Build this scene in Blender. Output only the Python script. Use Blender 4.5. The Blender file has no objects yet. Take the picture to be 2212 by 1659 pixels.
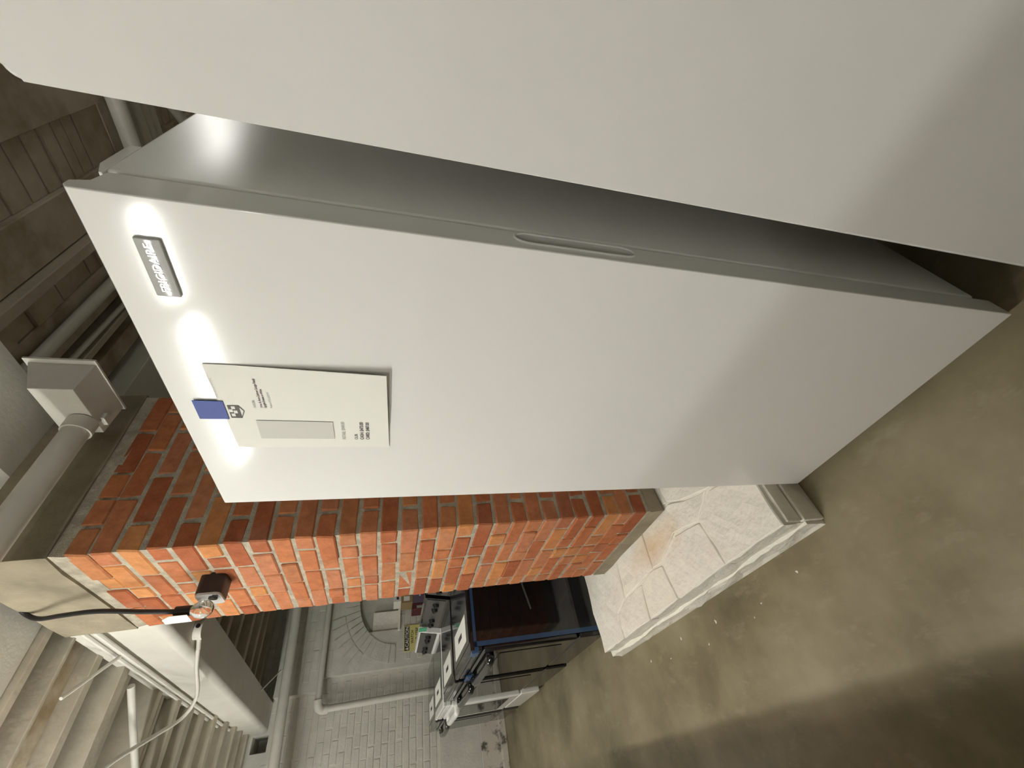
import bpy, bmesh, math, random
from mathutils import Matrix, Vector
random.seed(7)
scn = bpy.context.scene
COL = scn.collection

# ------------------------------------------------------------------ camera
CAM_H = 1.3856
RC = ((0.70956125, 0.21510986, -0.67100713),
      (0.70353445, -0.16285751, 0.69174902),
      (0.03952348, -0.96291494, -0.26689458))
cam = bpy.data.cameras.new('camera')
cam.sensor_fit = 'HORIZONTAL'; cam.sensor_width = 36.0; cam.lens = 14.2269
cam.clip_start = 0.02; cam.clip_end = 60
camo = bpy.data.objects.new('camera', cam); COL.objects.link(camo)
M = Matrix.Identity(4)
for i in range(3):
    M[i][0] = RC[i][1]; M[i][1] = RC[i][0]; M[i][2] = -RC[i][2]
M[0][3], M[1][3], M[2][3] = 0.0, 0.0, CAM_H
camo.matrix_world = M
scn.camera = camo

# ------------------------------------------------------------------ world, exposure
w = bpy.data.worlds.new('world'); scn.world = w; w.use_nodes = True
w.node_tree.nodes['Background'].inputs[0].default_value = (0.9, 0.92, 1.0, 1)
w.node_tree.nodes['Background'].inputs[1].default_value = 0.0   # closed basement, no sky
scn.view_settings.view_transform = 'Standard'
scn.view_settings.look = 'None'
scn.view_settings.gamma = 1.0
scn.view_settings.use_curve_mapping = False
scn.view_settings.exposure = 1.1
TUBE = 70.0                      # emission of the fluorescent tubes
TUBE_COL = (0.985, 0.985, 0.93, 1)

# ------------------------------------------------------------------ helpers
ORG = {}
def root(name, loc, label=None, cat=None, group=None, kind=None):
    o = bpy.data.objects.new(name, None); COL.objects.link(o); o.location = loc
    o.empty_display_size = 0.05
    ORG[o] = Vector(loc); tag(o, label, cat, group, kind); return o
def tag(o, label=None, cat=None, group=None, kind=None):
    if label: o['label'] = label
    if cat: o['category'] = cat
    if group: o['group'] = group
    if kind: o['kind'] = kind
    return o
def org(p):
    return ORG.get(p, Vector((0, 0, 0)))
def link(name, me, mat, parent=None, smooth=False, wn=False, loc=None):
    o = bpy.data.objects.new(name, me); COL.objects.link(o)
    if mat is not None and not me.materials: me.materials.append(mat)
    if smooth:
        me.polygons.foreach_set('use_smooth', [True] * len(me.polygons))
        me.set_sharp_from_angle(angle=math.radians(38))
    if wn:
        m = o.modifiers.new('wn', 'WEIGHTED_NORMAL'); m.weight = 100; m.keep_sharp = True
    if parent is not None:
        o.parent = parent; ORG[o] = org(parent)
    return o
def obj(name, bm, mat, parent=None, smooth=False, wn=False, origin=None):
    """bm is in world coordinates; parts are stored relative to their thing"""
    bmesh.ops.recalc_face_normals(bm, faces=bm.faces)
    off = org(parent) if parent is not None else (Vector(origin) if origin else Vector((0, 0, 0)))
    if off.length: bmesh.ops.translate(bm, vec=-off, verts=bm.verts)
    me = bpy.data.meshes.new(name); bm.to_mesh(me); bm.free()
    o = link(name, me, mat, parent, smooth, wn)
    if parent is None and origin:
        o.location = off; ORG[o] = off
    return o
def box(bm, x0, x1, y0, y1, z0, z1):
    vs = [bm.verts.new(p) for p in ((x0, y0, z0), (x1, y0, z0), (x1, y1, z0), (x0, y1, z0),
                                    (x0, y0, z1), (x1, y0, z1), (x1, y1, z1), (x0, y1, z1))]
    for f in ((0, 3, 2, 1), (4, 5, 6, 7), (0, 1, 5, 4), (1, 2, 6, 5), (2, 3, 7, 6), (3, 0, 4, 7)):
        bm.faces.new([vs[i] for i in f])
    return vs
def bbox(*a, r=0.0, seg=3):
    bm = bmesh.new(); box(bm, *a)
    if r > 0: bmesh.ops.bevel(bm, geom=bm.edges[:], offset=r, segments=seg, profile=0.5, affect='EDGES')
    return bm
def prism(pts, axis, a0, a1, r=0.0, seg=2, bm=None):
    """extrude a polygon of 2D points along an axis ('x': pts are (y,z); 'y': (x,z); 'z': (x,y))"""
    bm = bm or bmesh.new()
    def P(p, a):
        return {'x': (a, p[0], p[1]), 'y': (p[0], a, p[1]), 'z': (p[0], p[1], a)}[axis]
    A = [bm.verts.new(P(p, a0)) for p in pts]; B = [bm.verts.new(P(p, a1)) for p in pts]
    n = len(pts)
    bm.faces.new(A[::-1]); bm.faces.new(B)
    for i in range(n): bm.faces.new((A[i], A[(i + 1) % n], B[(i + 1) % n], B[i]))
    if r > 0:
        bmesh.ops.bevel(bm, geom=bm.edges[:], offset=r, segments=seg, profile=0.5, affect='EDGES')
    return bm
def tube(bm, pts, rad, n=12, cap=True):
    pts = [Vector(p) for p in pts]; rings = []
    up = None
    for i, p in enumerate(pts):
        d = (pts[min(i + 1, len(pts) - 1)] - pts[max(i - 1, 0)]).normalized()
        if up is None:
            up = d.orthogonal().normalized()
        else:
            up = (up - d * up.dot(d)).normalized()
        s = d.cross(up); rr = rad[i] if isinstance(rad, (list, tuple)) else rad
        rings.append([bm.verts.new(p + (up * math.cos(t) + s * math.sin(t)) * rr)
                      for t in [2 * math.pi * k / n for k in range(n)]])
    for a, b in zip(rings, rings[1:]):
        for k in range(n): bm.faces.new((a[k], a[(k + 1) % n], b[(k + 1) % n], b[k]))
    if cap:
        bm.faces.new(rings[0][::-1]); bm.faces.new(rings[-1])
    return bm
def tb(pts, rad, n=12): return tube(bmesh.new(), pts, rad, n)
def curve(ctrl, k=8):
    """Catmull-Rom through the control points"""
    c = [Vector(p) for p in ctrl]; c = [c[0] * 2 - c[1]] + c + [c[-1] * 2 - c[-2]]; out = []
    for i in range(1, len(c) - 2):
        for j in range(k):
            t = j / k; p0, p1, p2, p3 = c[i - 1:i + 3]
            out.append(0.5 * ((2 * p1) + (p2 - p0) * t + (2 * p0 - 5 * p1 + 4 * p2 - p3) * t * t + (3 * p1 - p0 - 3 * p2 + p3) * t ** 3))
    out.append(c[-2]); return out
def copy_tree(o, parent=None):
    c = o.copy(); COL.objects.link(c); c.parent = parent
    for ch in o.children: copy_tree(ch, c)
    return c
def text(name, s, size, mat, parent, loc, rot, bold=0.0, ext=0.0, width=None, align='LEFT'):
    cu = bpy.data.curves.new(name, 'FONT'); cu.body = s; cu.size = size; cu.align_x = align
    cu.offset = bold; cu.extrude = ext; cu.resolution_u = 3
    t = bpy.data.objects.new('tmp_text', cu); COL.objects.link(t)
    dg = bpy.context.evaluated_depsgraph_get(); dg.update()
    me = bpy.data.meshes.new_from_object(t.evaluated_get(dg)); me.name = name
    bpy.data.objects.remove(t); bpy.data.curves.remove(cu)
    if width:
        xs = [v.co.x for v in me.vertices]; wd = max(xs) - min(xs); k = width / wd
        for v in me.vertices: v.co.x *= k
    me.transform(Matrix.Translation(Vector(loc) - org(parent)) @ rot.to_matrix().to_4x4())
    me.materials.clear()
    return link(name, me, mat, parent)
from mathutils import Euler
FRONT = Euler((math.pi / 2, 0, 0))                 # text that faces -Y
RIGHT = Euler((math.pi / 2, 0, math.pi / 2))       # text that faces +X
def noise3(x, y, z, s=1.0):
    from mathutils import noise
    return noise.noise(Vector((x * s, y * s, z * s)))

# ------------------------------------------------------------------ materials
def mat(name, col, rough=0.5, metal=0.0, var=0.0, vscale=6.0, bump=0.0, bscale=60.0, coat=0.0, col2=None, spec=0.5,
        emit=None, es=0.0, trans=0.0, alpha=1.0, detail=4.0, lo=0.35, hi=0.65, rvar=0.0):
    m = bpy.data.materials.new(name); m.use_nodes = True; nt = m.node_tree
    b = nt.nodes['Principled BSDF']; N = nt.nodes.new; L = nt.links.new
    b.inputs['Base Color'].default_value = (*col, 1); b.inputs['Roughness'].default_value = rough
    b.inputs['Metallic'].default_value = metal; b.inputs['Coat Weight'].default_value = coat
    b.inputs['Coat Roughness'].default_value = 0.08
    b.inputs['Specular IOR Level'].default_value = spec
    b.inputs['Transmission Weight'].default_value = trans; b.inputs['Alpha'].default_value = alpha
    if emit:
        b.inputs['Emission Color'].default_value = (*emit, 1); b.inputs['Emission Strength'].default_value = es
    if var > 0 or col2:
        tc = N('ShaderNodeNewGeometry'); nz = N('ShaderNodeTexNoise'); nz.inputs['Scale'].default_value = vscale
        nz.inputs['Detail'].default_value = detail; nz.inputs['Roughness'].default_value = 0.62
        L(tc.outputs['Position'], nz.inputs['Vector'])
        rp = N('ShaderNodeValToRGB'); c2 = col2 or tuple(max(0, c * (1 - var)) for c in col)
        rp.color_ramp.elements[0].position = lo; rp.color_ramp.elements[1].position = hi
        rp.color_ramp.elements[0].color = (*c2, 1); rp.color_ramp.elements[1].color = (*col, 1)
        L(nz.outputs['Fac'], rp.inputs[0]); L(rp.outputs[0], b.inputs['Base Color'])
        if rvar:
            mr = N('ShaderNodeMapRange'); mr.inputs['To Min'].default_value = rough - rvar; mr.inputs['To Max'].default_value = rough + rvar
            L(nz.outputs['Fac'], mr.inputs['Value']); L(mr.outputs[0], b.inputs['Roughness'])
    if bump > 0:
        tc = N('ShaderNodeNewGeometry'); nz = N('ShaderNodeTexNoise'); nz.inputs['Scale'].default_value = bscale
        nz.inputs['Detail'].default_value = 3
        bp = N('ShaderNodeBump'); bp.inputs['Strength'].default_value = bump; bp.inputs['Distance'].default_value = 0.01
        L(tc.outputs['Position'], nz.inputs['Vector']); L(nz.outputs['Fac'], bp.inputs['Height']); L(bp.outputs[0], b.inputs['Normal'])
    return m

WHITE = mat('white_enamel', (0.80, 0.79, 0.76), 0.10)
WHITE_SIDE = mat('white_enamel_side', (0.80, 0.79, 0.76), 0.34)
GASKET = mat('grey_gasket', (0.20, 0.20, 0.21), 0.5)
BLACKP = mat('black_plastic', (0.012, 0.012, 0.012), 0.4)
SILVER = mat('brushed_silver', (0.46, 0.455, 0.44), 0.05, spec=0.22)
CHROME = mat('polished_letters', (0.85, 0.84, 0.82), 0.16, metal=1.0)
PAPER = mat('white_paper', (0.80, 0.79, 0.73), 0.8, spec=0.2)
BLUETAPE = mat('blue_tape', (0.06, 0.09, 0.30), 0.6, spec=0.25)
INK = mat('dark_ink', (0.06, 0.05, 0.055), 0.8, spec=0.1)
INKP = mat('purple_ink', (0.09, 0.04, 0.07), 0.8, spec=0.1)
INKG = mat('grey_ink', (0.34, 0.34, 0.32), 0.8, spec=0.1)
LOGO = mat('logo_ink', (0.14, 0.13, 0.12), 0.8, spec=0.1)
INKL = mat('faint_ink', (0.60, 0.59, 0.55), 0.8, spec=0.1)
PANELG = mat('pale_grey_print', (0.62, 0.61, 0.56), 0.8, spec=0.1)
MORTAR = mat('mortar', (0.42, 0.375, 0.29), 0.95, var=0.35, vscale=25, bump=0.5, bscale=160)
CONC = mat('stained_concrete_cap', (0.30, 0.255, 0.175), 0.92, var=0.35, vscale=5, bump=0.35, bscale=70)
PAINT = mat('white_painted_stone', (0.88, 0.84, 0.75), 0.75, var=0.07, vscale=14, bump=0.5, bscale=38)
PAINTW = mat('white_painted_brick', (0.64, 0.62, 0.55), 0.75, var=0.14, vscale=6, bump=0.35, bscale=45)
PAINTD = mat('worn_painted_brick', (0.60, 0.56, 0.49), 0.8, col2=(0.10, 0.085, 0.07), vscale=7, lo=0.36, hi=0.47, bump=0.3, bscale=45)
STEEL = mat('white_painted_steel', (0.62, 0.60, 0.53), 0.55, var=0.08, vscale=5, bump=0.1, bscale=60)
PIPEM = mat('white_painted_pipe', (0.64, 0.62, 0.55), 0.5, var=0.08, vscale=8)
JOIST = mat('painted_joist', (0.52, 0.47, 0.37), 0.8, var=0.3, vscale=3, bump=0.3, bscale=35)
JOISTD = mat('stained_joist', (0.52, 0.47, 0.37), 0.8, col2=(0.30, 0.24, 0.15), lo=0.38, hi=0.58, vscale=3, bump=0.3, bscale=30)
DECK = mat('painted_deck', (0.52, 0.47, 0.37), 0.85, col2=(0.30, 0.22, 0.12), vscale=2.5, bump=0.3, bscale=30, lo=0.4, hi=0.6)
PLANK = mat('cream_plank', (0.52, 0.47, 0.37), 0.85, col2=(0.38, 0.32, 0.22), vscale=6, bump=0.3, bscale=40)
GLOSSB = mat('gloss_black', (0.006, 0.006, 0.007), 0.07, spec=0.6)
GLASSB = mat('black_glass', (0.01, 0.01, 0.011), 0.05, spec=0.7)
GREYTOP = mat('dark_grey_cooktop', (0.035, 0.034, 0.033), 0.08, spec=0.8)
GREYP = mat('charcoal_panel', (0.05, 0.05, 0.048), 0.35)
STAINL = mat('stainless', (0.5, 0.5, 0.49), 0.25, metal=1.0)
FILM = mat('blue_film', (0.035, 0.09, 0.20), 0.2, alpha=0.8)
YELLOW = mat('sign_yellow', (0.72, 0.66, 0.25), 0.6)
SIGNB = mat('sign_black', (0.04, 0.04, 0.035), 0.6)
SIGNW = mat('sign_white', (0.75, 0.73, 0.66), 0.6)
CARD = mat('brown_cardboard', (0.28, 0.20, 0.09), 0.85)
PURPLE = mat('purple_carton', (0.12, 0.09, 0.13), 0.6)
MAROON = mat('maroon_carton', (0.09, 0.012, 0.02), 0.6)
GREEN = mat('green_sticker', (0.05, 0.32, 0.18), 0.5)
CABLE = mat('black_cable', (0.012, 0.012, 0.012), 0.5)
CLEAR = mat('clear_glass', (0.95, 0.95, 0.95), 0.03, trans=1.0)
TUBEM = mat('lit_tube', (0.9, 0.9, 0.9), 0.5, emit=TUBE_COL[:3], es=TUBE)
HOUS = mat('lamp_housing', (0.75, 0.74, 0.70), 0.5)

def floor_mat():
    m = bpy.data.materials.new('sealed_concrete'); m.use_nodes = True; nt = m.node_tree
    b = nt.nodes['Principled BSDF']; N = nt.nodes.new; L = nt.links.new
    g = N('ShaderNodeNewGeometry')
    n1 = N('ShaderNodeTexNoise'); n1.inputs['Scale'].default_value = 1.7; n1.inputs['Detail'].default_value = 6; n1.inputs['Roughness'].default_value = 0.6
    L(g.outputs['Position'], n1.inputs['Vector'])
    r1 = N('ShaderNodeValToRGB'); e = r1.color_ramp.elements
    e[0].position = 0.34; e[0].color = (0.12, 0.10, 0.056, 1); e[1].position = 0.66; e[1].color = (0.30, 0.255, 0.168, 1)
    e2 = r1.color_ramp.elements.new(0.5); e2.color = (0.215, 0.18, 0.108, 1)
    L(n1.outputs['Fac'], r1.inputs[0])
    # pale scuffs
    mp = N('ShaderNodeMapping'); mp.inputs['Scale'].default_value = (3.0, 7.0, 1); mp.inputs['Rotation'].default_value = (0, 0, 0.6)
    L(g.outputs['Position'], mp.inputs['Vector'])
    n2 = N('ShaderNodeTexNoise'); n2.inputs['Scale'].default_value = 2.2; n2.inputs['Detail'].default_value = 8; n2.inputs['Roughness'].default_value = 0.7
    L(mp.outputs[0], n2.inputs['Vector'])
    r2 = N('ShaderNodeValToRGB'); r2.color_ramp.elements[0].position = 0.55; r2.color_ramp.elements[1].position = 0.74
    L(n2.outputs['Fac'], r2.inputs[0])
    mx = N('ShaderNodeMix'); mx.data_type = 'RGBA'; mx.inputs['B'].default_value = (0.46, 0.41, 0.30, 1)
    ml = N('ShaderNodeMath'); ml.operation = 'MULTIPLY'; ml.inputs[1].default_value = 0.32
    L(r2.outputs[0], ml.inputs[0]); L(ml.outputs[0], mx.inputs['Factor']); L(r1.outputs[0], mx.inputs['A'])
    L(mx.outputs['Result'], b.inputs['Base Color'])
    mr = N('ShaderNodeMapRange'); mr.inputs['To Min'].default_value = 0.32; mr.inputs['To Max'].default_value = 0.6
    L(n1.outputs['Fac'], mr.inputs['Value']); L(mr.outputs[0], b.inputs['Roughness'])
    bp = N('ShaderNodeBump'); bp.inputs['Strength'].default_value = 0.08; L(n2.outputs['Fac'], bp.inputs['Height']); L(bp.outputs[0], b.inputs['Normal'])
    b.inputs['Specular IOR Level'].default_value = 0.35
    return m
FLOORM = floor_mat()

def brick_mat():
    m = bpy.data.materials.new('red_brick'); m.use_nodes = True; nt = m.node_tree
    b = nt.nodes['Principled BSDF']; N = nt.nodes.new; L = nt.links.new
    oi = N('ShaderNodeObjectInfo'); r = N('ShaderNodeValToRGB'); el = r.color_ramp.elements
    cols = [(0.0, (0.30, 0.085, 0.032)), (0.2, (0.40, 0.13, 0.052)), (0.4, (0.45, 0.16, 0.062)), (0.6, (0.43, 0.17, 0.085)),
            (0.75, (0.50, 0.20, 0.068)), (0.88, (0.52, 0.23, 0.085)), (1.0, (0.34, 0.115, 0.055))]
    el[0].position = 0; el[0].color = (*cols[0][1], 1); el[1].position = 1; el[1].color = (*cols[-1][1], 1)
    for p, c in cols[1:-1]:
        e = el.new(p); e.color = (*c, 1)
    L(oi.outputs['Random'], r.inputs[0])
    g = N('ShaderNodeNewGeometry'); nz = N('ShaderNodeTexNoise'); nz.inputs['Scale'].default_value = 22; nz.inputs['Detail'].default_value = 7
    nz.inputs['Roughness'].default_value = 0.7; L(g.outputs['Position'], nz.inputs['Vector'])
    mx = N('ShaderNodeMix'); mx.data_type = 'RGBA'; mx.blend_type = 'MULTIPLY'; mx.inputs['Factor'].default_value = 0.55
    r2 = N('ShaderNodeValToRGB'); r2.color_ramp.elements[0].position = 0.3; r2.color_ramp.elements[0].color = (0.45, 0.4, 0.38, 1)
    r2.color_ramp.elements[1].position = 0.65; r2.color_ramp.elements[1].color = (1.1, 1.1, 1.1, 1)
    L(nz.outputs['Fac'], r2.inputs[0]); L(r.outputs[0], mx.inputs['A']); L(r2.outputs[0], mx.inputs['B'])
    # pale chalky dust
    n3 = N('ShaderNodeTexNoise'); n3.inputs['Scale'].default_value = 7; n3.inputs['Detail'].default_value = 6; L(g.outputs['Position'], n3.inputs['Vector'])
    r3 = N('ShaderNodeValToRGB'); r3.color_ramp.elements[0].position = 0.55; r3.color_ramp.elements[1].position = 0.8
    r3.color_ramp.elements[1].color = (0.4, 0.4, 0.4, 1); L(n3.outputs['Fac'], r3.inputs[0])
    m3 = N('ShaderNodeMix'); m3.data_type = 'RGBA'; m3.inputs['B'].default_value = (0.40, 0.24, 0.16, 1)
    L(r3.outputs[0], m3.inputs['Factor']); L(mx.outputs['Result'], m3.inputs['A'])
    L(m3.outputs['Result'], b.inputs['Base Color']); b.inputs['Roughness'].default_value = 0.85
    b.inputs['Specular IOR Level'].default_value = 0.25
    bp = N('ShaderNodeBump'); bp.inputs['Strength'].default_value = 0.35; bp.inputs['Distance'].default_value = 0.01
    L(nz.outputs['Fac'], bp.inputs['Height']); L(bp.outputs[0], b.inputs['Normal'])
    return m
BRICK = brick_mat()

# ------------------------------------------------------------------ room shell
def struct(name, bm, m, **k): return tag(obj(name, bm, m, **k), kind='structure')
WX = -6.3
X1, Y0, Y1, ZC = 3.2, -4.5, 4.6, 2.98
struct('floor', bbox(WX - 0.4, X1, Y0, Y1, -0.2, 0.0), FLOORM)
ceil = struct('ceiling', bbox(WX - 0.4, X1, Y0, Y1, ZC, ZC + 0.2), DECK)
struct('wall_right', bbox(X1, X1 + 0.2, Y0, Y1, 0, ZC), PAINTW)
struct('wall_front', bbox(WX - 0.4, X1, Y0 - 0.2, Y0, 0, ZC), PAINTW)
struct('wall_back', bbox(WX - 0.4, X1, Y1, Y1 + 0.2, 0, ZC), PAINTW)
# end wall: set back on the near side, proud pier with an opening on the far side
HY0, HY1, HZ0, HZ1 = 0.655, 0.80, 2.62, 2.775         # missing bricks beside the beam end
bm = bmesh.new(); box(bm, WX - 0.5, WX, Y0, HY0, 0, ZC); box(bm, WX - 0.5, WX, HY1, Y1, 0, ZC)
box(bm, WX - 0.5, WX, HY0, HY1, 0, HZ0); box(bm, WX - 0.5, WX, HY0, HY1, HZ1, ZC); box(bm, WX - 0.5, WX - 0.35, HY0, HY1, HZ0, HZ1)
wl = struct('wall_left', bm, PAINTW)
bm = bmesh.new()
PX = WX + 0.11
box(bm, WX, PX, 1.24, 1.66, 0.9, 2.13); box(bm, WX, PX, 1.66, 2.9, 1.86, 2.13)
box(bm, WX, PX, 1.66, 2.9, 0.0, 1.28); box(bm, WX, PX, 1.24, 1.66, 0.0, 0.9)
box(bm, WX, PX, 2.6, 2.9, 1.28, 1.86)
obj('pier', bm, PAINTW, wl)
bm = bmesh.new(); box(bm, WX, WX + 0.16, 1.1, Y1, 2.17, 2.62)
obj('ledge', bm, PAINTW, wl)
obj('sill', bbox(WX - 0.0, PX + 0.05, 1.64, 2.3, 1.255, 1.285), PAINT, wl)
obj('recess_block', bbox(WX, WX + 0.06, 1.66, 1.9, 1.285, 1.6), PAINT, wl)
# dirty lower band and rounded kerb of the end wall
obj('worn_band', bbox(WX, WX + 0.05, -1.2, 0.62, 0.0, 0.30, r=0.006), PAINTD, wl)
obj('kerb', bbox(WX, WX + 0.12, -1.2, 1.2, 0.0, 0.075, r=0.01), PAINTD, wl)
obj('smooth_patch', bbox(WX, WX + 0.03, -0.3, 0.62, 0.30, 0.78, r=0.005), PAINTW, wl)
# painted bricks of the end wall, one by one
wb = [bbox(0, 0.012, 0, 0.203 + 0.008 * i, 0, 0.066, r=0.005, seg=1) for i in range(3)]
wmesh = []
for b_ in wb:
    me = bpy.data.meshes.new('painted_brick'); bmesh.ops.recalc_face_normals(b_, faces=b_.faces); b_.to_mesh(me); b_.free(); me.materials.append(PAINTW); wmesh.append(me)
nb = 0; rest = bmesh.new()
course = 0.077
rows = []
for i in range(36):
    z = 0.12 + i * course
    if z > 2.9: break
    y = -0.1 - (0.11 if i % 2 else 0)
    while y < 2.5:
        rows.append((y, z)); y += 0.217
def wall_x(y, z):
    if y + 0.22 > HY0 and y < HY1 and z + 0.07 > HZ0 and z < HZ1: return None
    if y > 1.0 and y + 0.2 > 1.1 and 2.17 <= z + 0.06 and z < 2.6: return WX + 0.16 if (y > 1.1 and z > 2.17 and z + 0.066 < 2.62) else None
    if y + 0.21 > 1.24 and z < 2.13:
        if y < 1.24: return None
        if z + 0.066 > 2.13: return None
        if y + 0.21 > 1.66 and 1.22 < z < 1.86: return None
        # the arch takes the place of the coursed bricks
        d = math.hypot(y + 0.1 - 2.05, z - 1.3)
        if d < 0.95 and z > 1.24: return None
        return PX
    if z < 0.80 and y < 0.64 and z + 0.07 > 0.0: return None
    return WX
rows.sort(key=lambda q: abs(q[0] - 0.9) + 0.4 * abs(q[1] - 1.9))
for y, z in rows:
    xw = wall_x(y, z)
    if xw is None: continue
    me = random.choice(wmesh)
    jx = random.uniform(-0.0085, -0.0045)
    if nb < 270:
        o = link('painted_brick', me, None, wl); o.location = (xw + jx, y + random.uniform(-0.004, 0.004), z + random.uniform(-0.004, 0.004))
        nb += 1
    else:
        box(rest, xw + jx, xw + jx + 0.012, y, y + 0.205, z, z + 0.066)
tag(obj('painted_bricks', rest, PAINTW, wl), kind='stuff')
# relieving arch: radiating bricks over the opening
for ring, (r0, r1) in enumerate(((0.56, 0.765), (0.775, 0.97))):
    for k in range(13):
        a = math.radians(92 + k * 7.0); da = math.radians(3.1)
        pts = [(2.05 + r * math.cos(t), 1.3 + r * math.sin(t) * 0.86) for r, t in ((r0, a - da), (r1, a - da), (r1, a + da), (r0, a + da))]
        if min(p[0] for p in pts) < 1.26 or max(p[1] for p in pts) > 2.125: continue
        obj('voussoir', prism(pts, 'x', PX - 0.004, PX + random.uniform(0.008, 0.016)), PAINTW, wl)

# ------------------------------------------------------------------ ceiling joists, planks
def joist(x0, x1, zb, m, y0=Y0, y1=Y1, name='joist'):
    if m is JOIST: x0 = x1 - (x1 - x0) * 0.62
    return obj(name, bbox(x0, x1, y0, y1, zb, ZC + 0.01, r=0.004, seg=1), m, ceil)
for x0, x1, zb, m in ((-2.30, -1.93, 2.80, STEEL), (-2.37, -2.305, 2.775, JOIST),
                      (-2.525, -2.49, 2.77, JOIST), (-2.77, -2.54, 2.86, DECK), (-2.87, -2.775, 2.79, JOIST), (-3.15, -3.03, 2.77, JOIST),
                      (-3.30, -3.20, 2.82, JOIST), (-3.72, -3.62, 2.79, JOIST), (-3.86, -3.80, 2.83, JOIST), (-4.06, -3.94, 2.78, JOIST), (-4.36, -4.22, 2.78, JOIST), (-4.64, -4.52, 2.78, JOIST),
                      (-4.97, -4.84, 2.78, JOIST), (-5.36, -5.22, 2.78, JOIST), (-5.66, -5.54, 2.78, JOIST), (-5.93, -5.83, 2.79, JOIST), (-6.22, -6.12, 2.79, JOIST),
                      (-0.80, -0.35, 2.88, JOISTD), (-1.245, -1.04, 2.88, JOISTD), (-1.33, -1.25, 2.84, JOIST), (-1.62, -1.44, 2.90, JOISTD),
                      (-1.72, -1.66, 2.85, JOIST), (-1.88, -1.78, 2.88, JOISTD),
                      (0.0, 0.3, 2.86, JOISTD), (0.7, 1.0, 2.86, JOISTD), (1.4, 1.7, 2.86, JOISTD), (2.1, 2.4, 2.86, JOISTD)):
    joist(x0, x1, zb, m)
for xa, xb in ((-1.038, -0.802), (-1.438, -1.332)):
    y = 1.25
    while y < 3.6:
        wd = random.uniform(0.07, 0.13)
        obj('plank', bbox(xa, xb, y, y + wd - 0.008, 2.905 + random.uniform(-0.012, 0.008), 2.97), PLANK, ceil); y += wd

# ------------------------------------------------------------------ fluorescent lamps
def fluorescent(x0, x1, y, z, label, along='x', k=1.0, rad=0.019):
    L_ = x1 - x0; cx = (x0 + x1) / 2
    if along == 'x': loc = (cx, y, z)
    else: loc = (y, cx, z)
    r_ = root('fluorescent_light_offscreen', loc, label, 'light', 'fluorescent strip lights under the ceiling')
    def P(a, b, c): return (a, y + b, c) if along == 'x' else (y + b, a, c)
    bm = bmesh.new()
    if along == 'x': box(bm, x0, x1, y - 0.04, y + 0.04, z + 0.03, z + 0.085)
    else: box(bm, y - 0.04, y + 0.04, x0, x1, z + 0.03, z + 0.085)
    bmesh.ops.bevel(bm, geom=bm.edges[:], offset=0.008, segments=2, affect='EDGES')
    obj('housing', bm, HOUS, r_)
    m = TUBEM
    if k != 1.0:
        m = TUBEM.copy(); m.node_tree.nodes['Principled BSDF'].inputs['Emission Strength'].default_value = TUBE * k
    obj('tube_offscreen' if rad < 0.03 else 'diffuser_offscreen', tb([P(x0 + 0.03, 0, z), P(x1 - 0.03, 0, z)], rad, 12 if rad < 0.03 else 24), m, r_, smooth=True)
    for xe in (x0 + 0.015, x1 - 0.015):
        bm = bmesh.new()
        if along == 'x': box(bm, xe - 0.014, xe + 0.014, y - 0.022, y + 0.022, z - 0.025, z + 0.035)
        else: box(bm, y - 0.022, y + 0.022, xe - 0.014, xe + 0.014, z - 0.025, z + 0.035)
        obj('lamp_holder', bm, HOUS, r_)
    for xe in (x0 + 0.2 * L_, x1 - 0.2 * L_):
        obj('hanger', tb([P(xe, 0, z + 0.08), P(xe, 0, ZC)], 0.004, 6), STEEL, r_)
fluorescent(-2.85, -1.58, -0.93, 2.5, 'long strip light between the short strip light and the end wall, over the added small freezers', k=2.1, rad=0.0145)
fluorescent(-1.46, -0.95, -0.88, 2.5, 'short strip light over the added row of small freezers', k=1.3, rad=0.0145)
fluorescent(-5.5, -4.2, -0.95, 2.5, 'strip light nearest the painted end wall, on the freezer side of the beam')
fluorescent(-0.28, 0.97, -2.45, 2.5, 'strip light with a wide diffuser over the rear aisle behind the added small freezers', k=0.24, rad=0.068)
fluorescent(0.3, 0.95, 3.05, 2.5, 'short strip light hanging behind the tall freezers', k=0.5)

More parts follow.
